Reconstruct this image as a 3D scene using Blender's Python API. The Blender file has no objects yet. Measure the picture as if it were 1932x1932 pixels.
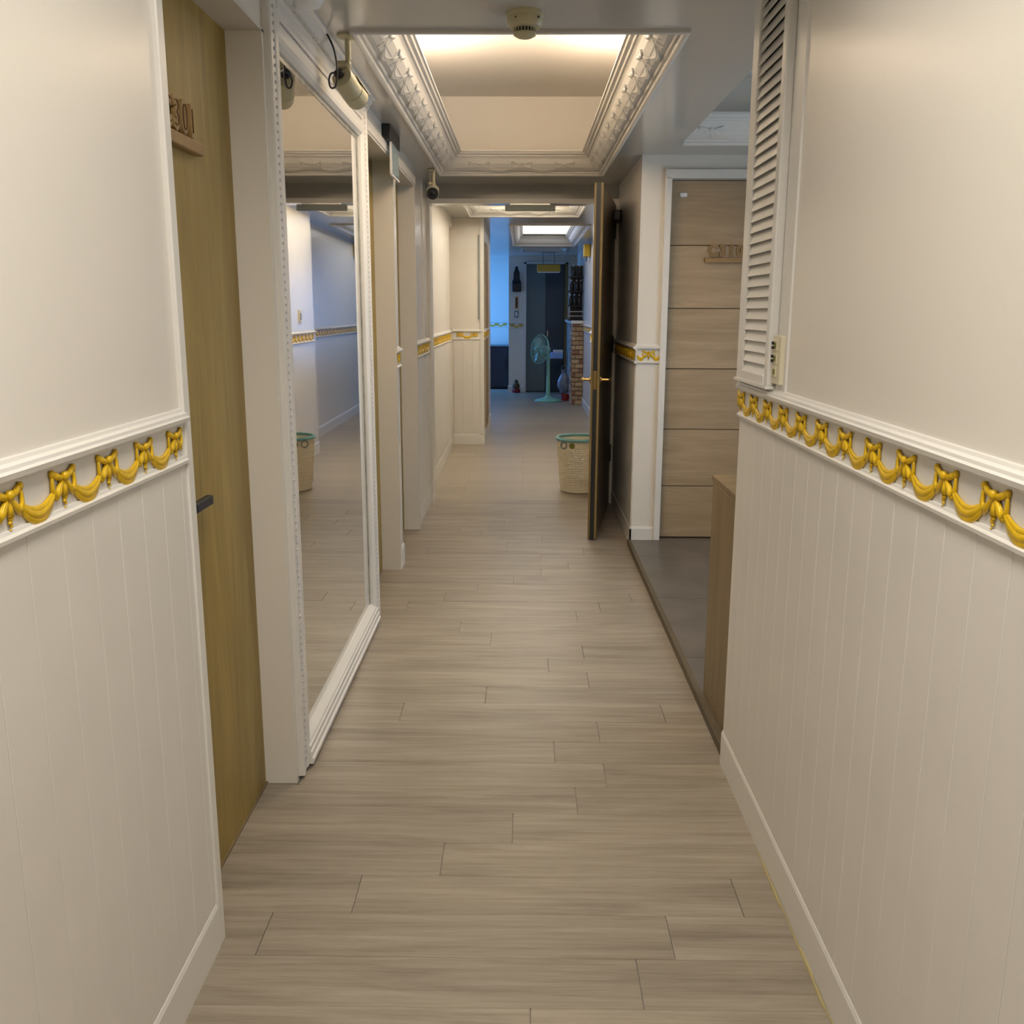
import bpy, math, random
from mathutils import Matrix, Vector
random.seed(7)
SC = bpy.context.scene
COL = SC.collection
# ------------------------------------------------------------------ camera
EYE = 1.39
PITCH, YAW, ROLL, FPX = 0.209895, -0.0115743, 0.0032796, 1784.5
fw = Vector((math.sin(YAW) * math.cos(PITCH), math.cos(YAW) * math.cos(PITCH), -math.sin(PITCH)))
rt = Vector((math.cos(YAW), -math.sin(YAW), 0)); up = rt.cross(fw)
r2 = rt * math.cos(ROLL) + up * math.sin(ROLL); u2 = up * math.cos(ROLL) - rt * math.sin(ROLL)
cam = bpy.data.cameras.new('camera'); cam_o = bpy.data.objects.new('camera', cam); COL.objects.link(cam_o)
m = Matrix.Identity(4)
for i in range(3):
    m[i][0] = r2[i]; m[i][1] = u2[i]; m[i][2] = -fw[i]
m[2][3] = EYE
cam_o.matrix_world = m
cam.sensor_width = 36; cam.lens = FPX / 1932 * 36; cam.clip_start = 0.05; cam.clip_end = 100
SC.camera = cam_o
# ------------------------------------------------------------------ world and view
w = bpy.data.worlds.new('world'); SC.world = w; w.use_nodes = True
w.node_tree.nodes['Background'].inputs[0].default_value = (0.45, 0.65, 1.0, 1)
w.node_tree.nodes['Background'].inputs[1].default_value = 0.6
vs = SC.view_settings
vs.view_transform = 'Standard'; vs.look = 'None'; vs.exposure = 0.0; vs.gamma = 1.0; vs.use_curve_mapping = False
# ------------------------------------------------------------------ lights the place has, plus one added lamp
FACING = {'down': (0, 0, 0), 'up': (math.pi, 0, 0), 'west': (0, math.pi / 2, 0), 'east': (0, -math.pi / 2, 0)}
def area(name, loc, facing, sx, sy, power, col):
    l = bpy.data.lights.new(name, 'AREA'); l.shape = 'RECTANGLE'; l.size = sx; l.size_y = sy
    l.energy = power; l.color = col
    o = bpy.data.objects.new(name, l); COL.objects.link(o); o.location = loc
    o.rotation_euler = FACING[facing]
    return o
WARM = (1.0, 0.81, 0.61)
# light tray above the camera (diffused lamp panel), tubes hidden in the coves, daylight at the windows
area('tray_lamp_near', (-0.02, 0.5, 2.60), 'down', 0.66, 1.7, 41, (1.0, 0.95, 0.86))
for sx in (-0.475, 0.44):
    area('cove_tube', (sx, 4.2, 2.40), 'up', 0.05, 1.9, 21, WARM)
area('tray_lamp_unseen', (-0.02, 3.62, 2.69), 'down', 0.5, 0.7, 16, (1.0, 0.88, 0.70))
for sx in (-0.46, 0.46):
    area('cove_tube', (sx, 8.6, 2.46), 'up', 0.05, 1.9, 34, (1.0, 0.91, 0.74))
area('tray_lamp_unseen', (0.0, 8.5, 2.61), 'down', 0.5, 1.4, 17, (1.0, 0.93, 0.80))  # added unseen downlight, brightens the walls beyond the doorway
area('skylight_lamp', (0.28, 12.8, 2.42), 'down', 0.56, 1.7, 3.5, (1.0, 0.97, 0.93))
area('window_daylight', (1.76, 4.2, 1.25), 'west', 1.5, 1.5, 12, (0.62, 0.80, 1.0))
area('window_daylight', (-1.72, 17.0, 1.30), 'east', 1.6, 1.2, 46, (0.06, 0.33, 1.0))

# ------------------------------------------------------------------ helpers
LOC = {}
def wl(o): return LOC.get(o.name, Vector((0, 0, 0))) if o else Vector((0, 0, 0))
def link(o, parent):
    COL.objects.link(o)
    if parent: o.parent = parent
def tag(o, label=None, cat=None, group=None, kind=None):
    if label: o['label'] = label
    if cat: o['category'] = cat
    if group: o['group'] = group
    if kind: o['kind'] = kind
    return o
def empty(name, loc, label=None, cat=None, group=None, kind=None):
    o = bpy.data.objects.new(name, None); o.empty_display_size = .05; COL.objects.link(o)
    o.location = loc; LOC[o.name] = Vector(loc)
    return tag(o, label, cat, group, kind)
class MB:
    def __init__(s): s.v = []; s.f = []
    def box(s, x0, x1, y0, y1, z0, z1):
        b = len(s.v)
        s.v += [(x0, y0, z0), (x1, y0, z0), (x1, y1, z0), (x0, y1, z0), (x0, y0, z1), (x1, y0, z1), (x1, y1, z1), (x0, y1, z1)]
        s.f += [tuple(b + i for i in q) for q in ((0, 3, 2, 1), (4, 5, 6, 7), (0, 1, 5, 4), (1, 2, 6, 5), (2, 3, 7, 6), (3, 0, 4, 7))]
        return s
    def grid(s, rings, closed_u=True, cap=True):
        b = len(s.v); n = len(rings[0])
        for r in rings: s.v += [tuple(p) for p in r]
        for i in range(len(rings) - 1):
            for j in range(n if closed_u else n - 1):
                k = (j + 1) % n
                s.f.append((b + i * n + j, b + i * n + k, b + (i + 1) * n + k, b + (i + 1) * n + j))
        if cap and closed_u:
            s.f.append(tuple(b + j for j in reversed(range(n))))
            s.f.append(tuple(b + (len(rings) - 1) * n + j for j in range(n)))
        return s
    def tube(s, path, rad, n=8, flat=None):
        P = [Vector(p) for p in path]; rings = []
        R = rad if isinstance(rad, (list, tuple)) else [rad] * len(P)
        prev = None
        for i, p in enumerate(P):
            t = (P[min(i + 1, len(P) - 1)] - P[max(i - 1, 0)]).normalized()
            if flat:
                side = Vector((0, 1, 0)); nn = t.cross(side)
                if nn.length < 1e-6: nn = Vector((1, 0, 0))
                nn.normalize()
            else:
                if prev is None:
                    a = Vector((0, 0, 1)) if abs(t.z) < .9 else Vector((1, 0, 0)); nn = t.cross(a).normalized()
                else:
                    nn = (prev - t * prev.dot(t)).normalized()
                side = t.cross(nn)
            prev = nn
            rings.append([p + nn * math.cos(q) * R[i] + side * math.sin(q) * R[i] * (flat or 1) for q in [2 * math.pi * k / n for k in range(n)]])
        return s.grid(rings)
    def lathe(s, prof, c, n=24, axis=None, ring=False):
        M = Matrix.Identity(3) if axis is None else Vector(axis).to_track_quat('Z', 'Y').to_matrix()
        c = Vector(c)
        return s.grid([[c + M @ Vector((r * math.cos(2 * math.pi * k / n), r * math.sin(2 * math.pi * k / n), z)) for k in range(n)] for r, z in (list(prof) + [prof[0]] if ring else prof)], cap=not ring)
    def ball(s, c, r, n=8, sc=(1, 1, 1)):
        c = Vector(c); rings = []
        for i in range(1, n // 2 + 1):
            t = math.pi * i / (n // 2 + 1)
            rings.append([c + Vector((math.sin(t) * math.cos(2 * math.pi * k / n) * r * sc[0], math.sin(t) * math.sin(2 * math.pi * k / n) * r * sc[1], -math.cos(t) * r * sc[2])) for k in range(n)])
        return s.grid(rings)
    def prism(s, prof, a0, a1, base, ndir):
        # profile (n,z) extruded from a0 to a1; ndir 'x+','x-','y-','y+' is where n points from plane value base
        rings = []
        for a in (a0, a1):
            r = []
            for n_, z in prof:
                r.append({'x+': (base + n_, a, z), 'x-': (base - n_, a, z), 'y-': (a, base - n_, z), 'y+': (a, base + n_, z)}[ndir])
            rings.append(r)
        return s.grid(rings)
    def mesh(s, name, off=Vector((0, 0, 0))):
        me = bpy.data.meshes.new(name)
        me.from_pydata([(p[0] - off[0], p[1] - off[1], p[2] - off[2]) for p in s.v], [], s.f)
        return me
    def build(s, name, mat, parent=None, smooth=False, bevel=0, seg=2, loc=None):
        L = wl(parent)
        if loc is not None:
            me = s.mesh(name, Vector(loc))
        else:
            me = s.mesh(name, L)
        import bmesh
        bm = bmesh.new(); bm.from_mesh(me); bmesh.ops.recalc_face_normals(bm, faces=bm.faces); bm.to_mesh(me); bm.free()
        me.materials.append(mat)
        if smooth:
            me.shade_smooth(); me.set_sharp_from_angle(angle=math.radians(38))
        o = bpy.data.objects.new(name, me); link(o, parent)
        if loc is not None:
            o.location = Vector(loc) - L; LOC[o.name] = Vector(loc)
        else: LOC[o.name] = L
        if bevel:
            b = o.modifiers.new('bevel', 'BEVEL'); b.width = bevel; b.segments = seg; b.limit_method = 'ANGLE'; b.angle_limit = math.radians(40)
        return o
def copy_obj(o, parent, mat4):
    c = o.copy(); COL.objects.link(c); c.parent = parent; c.matrix_local = mat4
    return c
def struct(o): o['kind'] = 'structure'; return o

# ------------------------------------------------------------------ materials
def nt(name):
    mt = bpy.data.materials.new(name); mt.use_nodes = True
    return mt, mt.node_tree.nodes, mt.node_tree.links, mt.node_tree.nodes['Principled BSDF']
def plain(name, col, rough=.5, metal=0, bump=0, bscale=60, var=0, vscale=3, spec=.5, emit=None, es=0):
    mt, N, L, B = nt(name)
    B.inputs['Base Color'].default_value = (*col, 1); B.inputs['Roughness'].default_value = rough; B.inputs['Metallic'].default_value = metal
    B.inputs['Specular IOR Level'].default_value = spec
    if emit: B.inputs['Emission Color'].default_value = (*emit, 1); B.inputs['Emission Strength'].default_value = es
    tc = N.new('ShaderNodeTexCoord')
    if var:
        n = N.new('ShaderNodeTexNoise'); n.inputs['Scale'].default_value = vscale; n.inputs['Detail'].default_value = 3
        L.new(tc.outputs['Object'], n.inputs['Vector'])
        r = N.new('ShaderNodeValToRGB'); a, b = r.color_ramp.elements
        a.position = .3; b.position = .7
        a.color = (*[c * (1 - var) for c in col], 1); b.color = (*[min(1, c * (1 + var)) for c in col], 1)
        L.new(n.outputs['Fac'], r.inputs['Fac']); L.new(r.outputs['Color'], B.inputs['Base Color'])
    if bump:
        n2 = N.new('ShaderNodeTexNoise'); n2.inputs['Scale'].default_value = bscale; n2.inputs['Detail'].default_value = 2
        L.new(tc.outputs['Object'], n2.inputs['Vector'])
        bp = N.new('ShaderNodeBump'); bp.inputs['Strength'].default_value = bump; bp.inputs['Distance'].default_value = .004
        L.new(n2.outputs['Fac'], bp.inputs['Height']); L.new(bp.outputs['Normal'], B.inputs['Normal'])
    return mt
def wood(name, c0, c1, c2, axis, scale=1.0, rough=.45, rnd=False, bump=.12, tint=0.0, spec=.4, mixf=.38, lo=(1.6, 5), hi=(16, 130)):
    # grain runs along axis (0 x, 1 y, 2 z)
    mt, N, L, B = nt(name)
    tc = N.new('ShaderNodeTexCoord'); vec = tc.outputs['Object']
    oi = N.new('ShaderNodeObjectInfo')
    if rnd:
        mu = N.new('ShaderNodeVectorMath'); mu.operation = 'MULTIPLY_ADD'
        cx = N.new('ShaderNodeCombineXYZ'); L.new(oi.outputs['Random'], cx.inputs[0]); L.new(oi.outputs['Random'], cx.inputs[1]); L.new(oi.outputs['Random'], cx.inputs[2])
        L.new(cx.outputs[0], mu.inputs[0]); mu.inputs[1].default_value = (31, 57, 13); L.new(vec, mu.inputs[2]); vec = mu.outputs[0]
    def stretched(lo, hi, detail, rough_, dist):
        mp = N.new('ShaderNodeMapping'); s = [hi * scale] * 3; s[axis] = lo * scale; mp.inputs['Scale'].default_value = s
        L.new(vec, mp.inputs['Vector'])
        n = N.new('ShaderNodeTexNoise'); n.inputs['Scale'].default_value = 1; n.inputs['Detail'].default_value = detail; n.inputs['Roughness'].default_value = rough_
        n.inputs['Distortion'].default_value = dist
        L.new(mp.outputs['Vector'], n.inputs['Vector']); return n
    big = stretched(lo[0], hi[0], 5, .62, .9); fine = stretched(lo[1], hi[1], 6, .75, .3)
    mx = N.new('ShaderNodeMix'); mx.data_type = 'FLOAT'; mx.inputs[0].default_value = mixf
    L.new(big.outputs['Fac'], mx.inputs[2]); L.new(fine.outputs['Fac'], mx.inputs[3])
    r = N.new('ShaderNodeValToRGB'); e = r.color_ramp.elements; e[0].position = .33; e[0].color = (*c0, 1); e[1].position = .68; e[1].color = (*c2, 1)
    k = e.new(.5); k.color = (*c1, 1)
    L.new(mx.outputs[0], r.inputs['Fac']); out = r.outputs['Color']
    if tint:
        hs = N.new('ShaderNodeHueSaturation'); mr = N.new('ShaderNodeMapRange'); mr.inputs['To Min'].default_value = 1 - tint; mr.inputs['To Max'].default_value = 1 + tint
        L.new(oi.outputs['Random'], mr.inputs['Value']); L.new(mr.outputs[0], hs.inputs['Value']); L.new(out, hs.inputs['Color']); out = hs.outputs['Color']
    L.new(out, B.inputs['Base Color']); B.inputs['Roughness'].default_value = rough; B.inputs['Specular IOR Level'].default_value = spec
    bp = N.new('ShaderNodeBump'); bp.inputs['Strength'].default_value = bump; bp.inputs['Distance'].default_value = .003
    L.new(fine.outputs['Fac'], bp.inputs['Height']); L.new(bp.outputs['Normal'], B.inputs['Normal'])
    return mt
M = {}
M['paint'] = plain('wall_paint', (.74, .70, .64), .27, bump=.06, bscale=40)
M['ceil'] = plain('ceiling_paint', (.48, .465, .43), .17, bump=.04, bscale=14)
M['trim'] = plain('trim_paint', (.72, .695, .655), .30, bump=.03, bscale=90)
M['board'] = plain('wainscot_paint', (.70, .67, .625), .34, bump=.07, bscale=35, var=.02, vscale=5)
M['jamb'] = plain('jamb_shaded_paint', (.60, .565, .51), .36, bump=.05, bscale=40)  # darkened trim white: shade of the door recesses put into the colour
M['bead'] = plain('bead_paint', (.48, .45, .45), .4)
M['plaster'] = plain('moulding_plaster', (.63, .605, .565), .5, bump=.05, bscale=120)
M['cavity'] = plain('tray_paint', (.80, .76, .70), .8)
M['gold'] = plain('gold_paint', (.66, .415, .004), .34, metal=.1, bump=.1, bscale=200, var=.12, vscale=50)
M['door301'] = wood('golden_oak', (.205, .14, .030), (.295, .205, .050), (.37, .265, .075), 2, 1.0, .45)
M['darkwood'] = wood('dark_oak', (.06, .042, .02), (.09, .065, .03), (.12, .085, .045), 2, 1, .3)
M['edgewood'] = wood('oak_lipping', (.15, .096, .028), (.195, .128, .04), (.24, .16, .054), 2, 1, .4)
M['panelwood'] = wood('taupe_oak_panels', (.31, .22, .125), (.38, .275, .165), (.45, .335, .21), 0, 1.0, .5, rnd=True, tint=.06)
M['cabwood'] = wood('grey_oak_veneer', (.15, .105, .050), (.205, .145, .072), (.26, .19, .10), 2, 1.1, .5)
M['edgedark'] = wood('dark_edge_strip', (.075, .055, .03), (.10, .075, .042), (.13, .098, .056), 1, 1, .5)
M['signwood'] = wood('beech_sign', (.25, .155, .058), (.31, .195, .078), (.37, .24, .10), 1, 2, .55)
M['signdark'] = plain('burnt_edge', (.09, .04, .012), .7)
M['plank'] = wood('vinyl_plank', (.165, .138, .108), (.28, .238, .186), (.385, .333, .27), 0, 1.0, .40, rnd=True, tint=.05, bump=.10, mixf=.5, lo=(1.1, 2.6), hi=(9, 62))
M['black'] = plain('black_plastic', (.012, .012, .014), .45)
M['blackmetal'] = plain('black_metal', (.02, .02, .022), .35, metal=.6)
M['steel'] = plain('brushed_steel', (.45, .44, .42), .3, metal=1)
M['brass'] = plain('aged_brass', (.32, .21, .08), .35, metal=1)
M['cream'] = plain('aged_cream_plastic', (.50, .45, .28), .4)
M['cream2'] = plain('ivory_plastic', (.66, .60, .44), .35)
M['basket'] = plain('beige_plastic', (.78, .70, .54), .45)
M['teal'] = plain('teal_plastic', (.16, .36, .38), .4)
M['mint'] = plain('mint_plastic', (.22, .52, .48), .35)
M['mirror'] = plain('mirror_silver', (.80, .80, .78), .015, metal=1, spec=.5)
M['silver'] = plain('tarnished_edge', (.42, .42, .38), .3, metal=.7, var=.32, vscale=24)
M['grey'] = plain('grey_enamel', (.26, .29, .28), .45)
M['white'] = plain('white_plastic', (.80, .80, .80), .35)
M['tile'] = plain('grey_stone_tile', (.125, .11, .094), .35, var=.22, vscale=5, bump=.05)
M['grout'] = plain('grout', (.24, .21, .18), .8)
M['navy'] = plain('dark_teal_door', (.15, .20, .21), .4)
M['navy2'] = plain('deep_blue_door', (.03, .055, .08), .35)
M['fridge'] = plain('black_enamel', (.012, .016, .024), .35)
M['olive'] = plain('olive_plastic', (.16, .17, .02), .5)
M['bluebox'] = plain('blue_box_card', (.30, .52, 1.0), .5)
M['red'] = plain('red_plastic', (.22, .02, .02), .4)
M['bag'] = plain('blue_plastic_bag', (.16, .20, .30), .35, var=.4, vscale=14)
M['amber'] = plain('amber_shade', (.55, .36, .03), .4)
M['seal'] = plain('yellowed_caulk', (.40, .33, .15), .6)
M['glass'] = plain('clear_glass', (1, 1, 1), .02)
_b = M['glass'].node_tree.nodes['Principled BSDF']; _b.inputs['Transmission Weight'].default_value = 1; _b.inputs['IOR'].default_value = 1.1
M['acrylic'] = plain('blue_tinted_acrylic', (.55, .72, .78), .08)
_b = M['acrylic'].node_tree.nodes['Principled BSDF']; _b.inputs['Transmission Weight'].default_value = .55
M['diffuser'] = plain('lamp_diffuser', (.9, .9, .9), .5, emit=(1, .98, .95), es=2.2)
M['bricks'] = [plain('brick_tan', (.40, .27, .16), .8, bump=.2), plain('brick_pale', (.50, .36, .23), .8, bump=.2), plain('brick_red', (.30, .14, .09), .8, bump=.2)]
M['daypane'] = plain('daylight_pane', (.8, .9, 1), .3, emit=(.5, .75, 1), es=.5)
# far floor: plank pattern as material
mt, N, L, B = nt('vinyl_plank_far'); M['farfloor'] = mt
tc = N.new('ShaderNodeTexCoord'); br = N.new('ShaderNodeTexBrick')
br.inputs['Color1'].default_value = (.29, .245, .185, 1); br.inputs['Color2'].default_value = (.34, .29, .22, 1); br.inputs['Mortar'].default_value = (.16, .13, .1, 1)
br.inputs['Scale'].default_value = 1; br.inputs['Mortar Size'].default_value = .0015; br.inputs['Brick Width'].default_value = .923; br.inputs['Row Height'].default_value = .1525
L.new(tc.outputs['Object'], br.inputs['Vector']); L.new(br.outputs['Color'], B.inputs['Base Color']); B.inputs['Roughness'].default_value = .4

# ------------------------------------------------------------------ the setting: floor
CZ, CZ2 = 2.245, 2.30
fl = MB().box(-.85, 1.1, -2.6, 6.955, -.06, -.004).build('floor', M['grout'], None); struct(fl)
f2 = MB().box(-2.0, 1.1, 6.955, 17.9, -.06, 0).build('floor', M['farfloor'], None); struct(f2)
PL, PW = .923, .1525
JX = {16: .256, 15: .102, 14: -.046, 13: -.228, 12: -.385, 11: .371, 10: .253, 9: -.278, 8: -.134, 7: .254, 6: .106, 5: .255, 4: -.132, 3: -.424, 2: .259, 1: .106, 0: .256,
      -1: .16, -2: -.023, -3: -.203, -4: -.398, -5: -.583, -6: .253, -7: .021, -8: -.19}
for k in range(-15, 29):
    y1 = 2.741 + PW * k; y0 = y1 - PW
    j = JX.get(k, random.uniform(-.45, .45))
    xl, xr = -.80, .632
    if y0 > 2.7: xr = .645
    if y0 > 6.8: xl, xr = -.80, .70
    x = j - PL * 2
    while x < xr:
        a, b = max(x, xl), min(x + PL, xr)
        if b - a > .02:
            cx, cy = (a + b) / 2, (y0 + y1) / 2
            MB().box(a + .0012, b - .0012, y0 + .0004, y1 - .0004, -.004, random.uniform(-.0002, .0002)).build('plank', M['plank'], fl, loc=(cx, cy, 0))
        x += PL

# ------------------------------------------------------------------ ceilings with light trays
def slab(name, x0, x1, y0, y1, z, holes):
    xs = sorted({x0, x1, *[h[0] for h in holes], *[h[1] for h in holes]}); ys = sorted({y0, y1, *[h[2] for h in holes], *[h[3] for h in holes]})
    mb = MB()
    for i in range(len(xs) - 1):
        for j in range(len(ys) - 1):
            mx_, my_ = (xs[i] + xs[i + 1]) / 2, (ys[j] + ys[j + 1]) / 2
            if any(h[0] < mx_ < h[1] and h[2] < my_ < h[3] for h in holes): continue
            mb.box(xs[i], xs[i + 1], ys[j], ys[j + 1], z, z + .03)
    return struct(mb.build(name, M['ceil']))
T0 = (-.50, .47, -.6, 1.65); T1 = (-.528, .492, 3.21, 6.37); TA = (.82, 1.62, 3.05, 5.21)
T2 = (-.52, .52, 7.5, 9.7); T3 = (-.147, .705, 10.67, 14.0); T4 = (-.02, .62, 14.5, 15.35)
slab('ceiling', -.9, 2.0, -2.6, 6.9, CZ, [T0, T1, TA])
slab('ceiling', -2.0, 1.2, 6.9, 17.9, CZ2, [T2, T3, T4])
# relief ornament meshes: bow and drape, local x along the run, z up, -y out of the wall
def arc(p0, p1, sag, n=12):
    return [(p0[0] + (p1[0] - p0[0]) * t, 0, p0[1] + (p1[1] - p0[1]) * t - sag * 4 * t * (1 - t) * (1 - .0)) for t in [i / n for i in range(n + 1)]]
def drape_mb(y=-.002):
    mb = MB()
    for sag, r, dx, dy in ((.031, .0050, 0, 0), (.0235, .0046, .003, -.0016), (.0165, .0034, .007, -.0006)):
        pts = arc((.024 + dx, -.001), (.126 - dx, -.001), sag)
        mb.tube([(p[0], y + dy, p[2]) for p in pts], [.0024 + r * math.sin(math.pi * i / 12) ** .7 for i in range(13)], 8, flat=.6)
    return mb
def bow_mb(y=-.003):
    mb = MB(); mb.ball((0, y - .003, .0165), .0078, 8, (1, .8, 1))
    for s in (-1, 1):
        mb.tube([(0, y, .0155), (s * .010, y - .001, .0150), (s * .020, y - .001, .0185), (s * .030, y, .0235)], [.0036, .0050, .0056, .0052], 8, flat=.7)
        mb.ball((s * .0315, y, .0235), .0062, 8, (1, .7, 1.1))
        mb.tube([(s * .0320, y, .022), (s * .0330, y, .012), (s * .0335, y, .001), (s * .0265, y - .001, -.0085), (s * .018, y, .000), (s * .006, y, .012)], [.0030, .0036, .0044, .0042, .0038, .0028], 8, flat=.7)
        mb.tube([(0, y, .014), (s * .009, y - .001, .005), (s * .018, y - .0015, -.005), (s * .028, y, -.013)], [.0030, .0050, .0060, .0050], 8, flat=.6)
    mb.tube([(0, y, .013), (.0005, y - .001, 0), (.001, y - .001, -.012)], [.0028, .0050, .0064], 8, flat=.6)
    for i in range(4): mb.ball((.0012 * (-1) ** i, y, -.0150 - i * .0048), .0050 - i * .0009, 6, (1, .7, .8))
    return mb
def shared(mb, name, mat):
    me = mb.mesh(name); me.materials.append(mat)
    for p in me.polygons: p.use_smooth = True
    return me
BOW_G = shared(bow_mb(), 'bow', M['gold']); DRAPE_G = shared(drape_mb(), 'swag', M['gold'])
BOW_W = shared(bow_mb(), 'bow', M['plaster']); DRAPE_W = shared(drape_mb(), 'swag', M['plaster'])
def orn(me, name, parent, mat4):
    o = bpy.data.objects.new(name, me); COL.objects.link(o); o.parent = parent
    o.matrix_local = Matrix.Translation(-wl(parent)) @ mat4
    return o
TRIM = [0]
def trim_root(loc):
    TRIM[0] += 1
    return empty('trim_%d' % TRIM[0], loc, kind='structure')
CROWN = [(-.022, 0), (-.022, -.010), (-.012, -.013), (-.004, -.008), (0, .002), (.008, .004), (.012, .012), (.030, .016), (.052, .030), (.072, .052), (.086, .078), (.094, .088), (.102, .090), (.106, .100), (.118, .104), (.122, .114), (.130, .116), (.130, .126), (.10, .130), (.02, .10), (-.01, .03)]
def tray(T, z, cav_h, sides='lrfn', mat='plaster', grow=.06, orn_on=True, cav=True, spacing=.27, open_left=False):
    x0, x1, y0, y1 = T
    t = trim_root(((x0 + x1) / 2, (y0 + y1) / 2, z))
    mb = MB(); rings = []
    for u, h in CROWN:
        rings.append([(x0 + u, y0 + u, z + h), (x1 - u, y0 + u, z + h), (x1 - u, y1 - u, z + h), (x0 + u, y1 - u, z + h)])
    if open_left: rings = [[(x0 + .001, r[0][1], r[0][2]), r[1], r[2], (x0 + .001, r[3][1], r[3][2])] for r in rings]
    rings.append(rings[0])
    mb.grid(rings, closed_u=not open_left, cap=False).build('crown_molding', M[mat], t)
    if cav:
        g = grow; b = MB(); X0, X1, Y0, Y1, Z0, Z1 = x0 - g, x1 + g, y0 - g, y1 + g, z + .028, z + cav_h
        b.box(X0 - .02, X0, Y0 - .02, Y1 + .02, Z0, Z1).box(X1, X1 + .02, Y0 - .02, Y1 + .02, Z0, Z1).box(X0, X1, Y0 - .02, Y0, Z0, Z1).box(X0, X1, Y1, Y1 + .02, Z0, Z1)
        b.box(X0 - .02, X1 + .02, Y0 - .02, Y1 + .02, Z1, Z1 + .02)
        b.build('tray_cavity', M['cavity'], t)
    if orn_on:
        a_, b_ = .74, .67
        for sd in sides:
            i, p, length = {'l': (Vector((1, 0, 0)), Vector((x0, (y0 + y1) / 2, 0)), y1 - y0), 'r': (Vector((-1, 0, 0)), Vector((x1, (y0 + y1) / 2, 0)), y1 - y0),
                            'f': (Vector((0, -1, 0)), Vector(((x0 + x1) / 2, y1, 0)), x1 - x0), 'n': (Vector((0, 1, 0)), Vector(((x0 + x1) / 2, y0, 0)), x1 - x0)}[sd]
            zz = i * a_ + Vector((0, 0, b_)); yy = -i * b_ + Vector((0, 0, a_)); xx = yy.cross(zz)
            n = int((length - .26) / spacing) + 1
            c = p + i * .0560 + Vector((0, 0, z + .0398))
            for q in range(n):
                s = (q - (n - 1) / 2) * spacing
                sc = spacing / .15
                mm = Matrix.Identity(4)
                for r_ in range(3):
                    mm[r_][0] = xx[r_] * sc; mm[r_][1] = yy[r_] * .72; mm[r_][2] = zz[r_] * 1.25; mm[r_][3] = (c + xx * s)[r_]
                orn(BOW_W, 'bow', t, mm)
                if q < n - 1: orn(DRAPE_W, 'swag', t, mm)
    return t
tray(T0, CZ, .40, '', orn_on=False)
tray(T1, CZ, .475, 'lrfn')
tray(TA, CZ, .32, 'f', grow=.02, open_left=True)
tray(T2, CZ2, .34, 'f', grow=.05)
tray(T3, CZ2, .19, '', orn_on=False, grow=0)
tray(T4, CZ2, .25, '', orn_on=False)
# bright lamp diffusers in the trays
lamp = empty('ceiling_lamp', (.28, 12.8, 2.44), 'bright white rectangular lamp panel in the far ceiling tray', 'ceiling lamp')
MB().box(-.02, .58, 11.0, 13.74, 2.445, 2.47).build('lamp_panel', M['diffuser'], lamp)
MB().box(-.03, -.02, 10.99, 13.75, 2.435, 2.48).box(.58, .59, 10.99, 13.75, 2.435, 2.48).box(-.02, .58, 10.99, 11.0, 2.435, 2.48).box(-.02, .58, 13.74, 13.75, 2.435, 2.48).build('lamp_frame', M['trim'], lamp)

# ------------------------------------------------------------------ walls
def wall(name, *b, mat='paint'): return struct(MB().box(*b).build(name, M[mat]))
# left side
wl_near = wall('wall_left', -.86, -.677, -2.6, 1.883, 0, CZ)
wall('wall_left', -.86, -.677, 1.883, 2.62, 2.09, CZ)              # lintel over door 1
wl_mir = wall('wall_left', -.86, -.712, 2.62, 4.17, 0, CZ); wall('wall_left', -.712, -.675, 2.618, 2.64, 0, CZ); wall('wall_left', -.712, -.675, 2.64, 4.17, 2.185, CZ)
wall('wall_left', -.86, -.672, 4.17, 5.0, 2.13, CZ)
wl_p2 = wall('wall_left', -.86, -.672, 5.0, 5.16, 0, CZ)
wall('wall_left', -.86, -.672, 5.16, 5.97, 2.13, CZ)
wl_p3 = wall('wall_left', -.86, -.685, 5.97, 6.9, 0, CZ)
wl_z2 = wall('wall_left', -.86, -.735, 7.05, 9.6, 0, CZ2)
wall('wall_left', -.86, -.735, 9.6, 9.97, 2.2, CZ2)
wl_w4 = wall('wall_left', -.86, -.42, 9.97, 12.1, 0, CZ2)
wall('wall_left', -2.0, -.86, 11.98, 12.1, 0, CZ2)
wall('wall_left', -2.0, -1.80, 12.1, 15.1, 0, CZ2)
wall('wall_left', -2.0, -1.80, 15.1, 17.9, 0, .45); wall('wall_left', -2.0, -1.80, 15.1, 17.9, 2.15, CZ2)
# right side
wr_near = wall('wall_right', .635, .76, -2.6, 2.76, 0, CZ)
wall('wall_right', .76, 2.0, 2.64, 2.76, 0, CZ)
wall('wall_right', 1.85, 2.0, 2.76, 5.6, 0, .45); wall('wall_right', 1.85, 2.0, 2.76, 5.6, 2.05, CZ)
wall('wall_right', 1.85, 2.0, 2.76, 3.4, .45, 2.05); wall('wall_right', 1.85, 2.0, 5.0, 5.6, .45, 2.05)
wr_p = wall('wall_right', .658, .76, 5.6, 6.9, 0, CZ)
wall('wall_right', .76, .80, 5.6, 5.75, 0, CZ)
wall('wall_right', .80, 1.76, 5.6, 5.75, 2.125, CZ); wall('wall_right', 1.76, 2.0, 5.6, 5.75, 0, CZ)
wr_z2 = wall('wall_right', .655, .80, 7.05, 9.35, 0, CZ2)
wr_z3 = wall('wall_right', .89, 1.1, 9.25, 17.0, 0, CZ2)
wall('wall_right', .80, .89, 9.25, 9.35, 0, CZ2)
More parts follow.
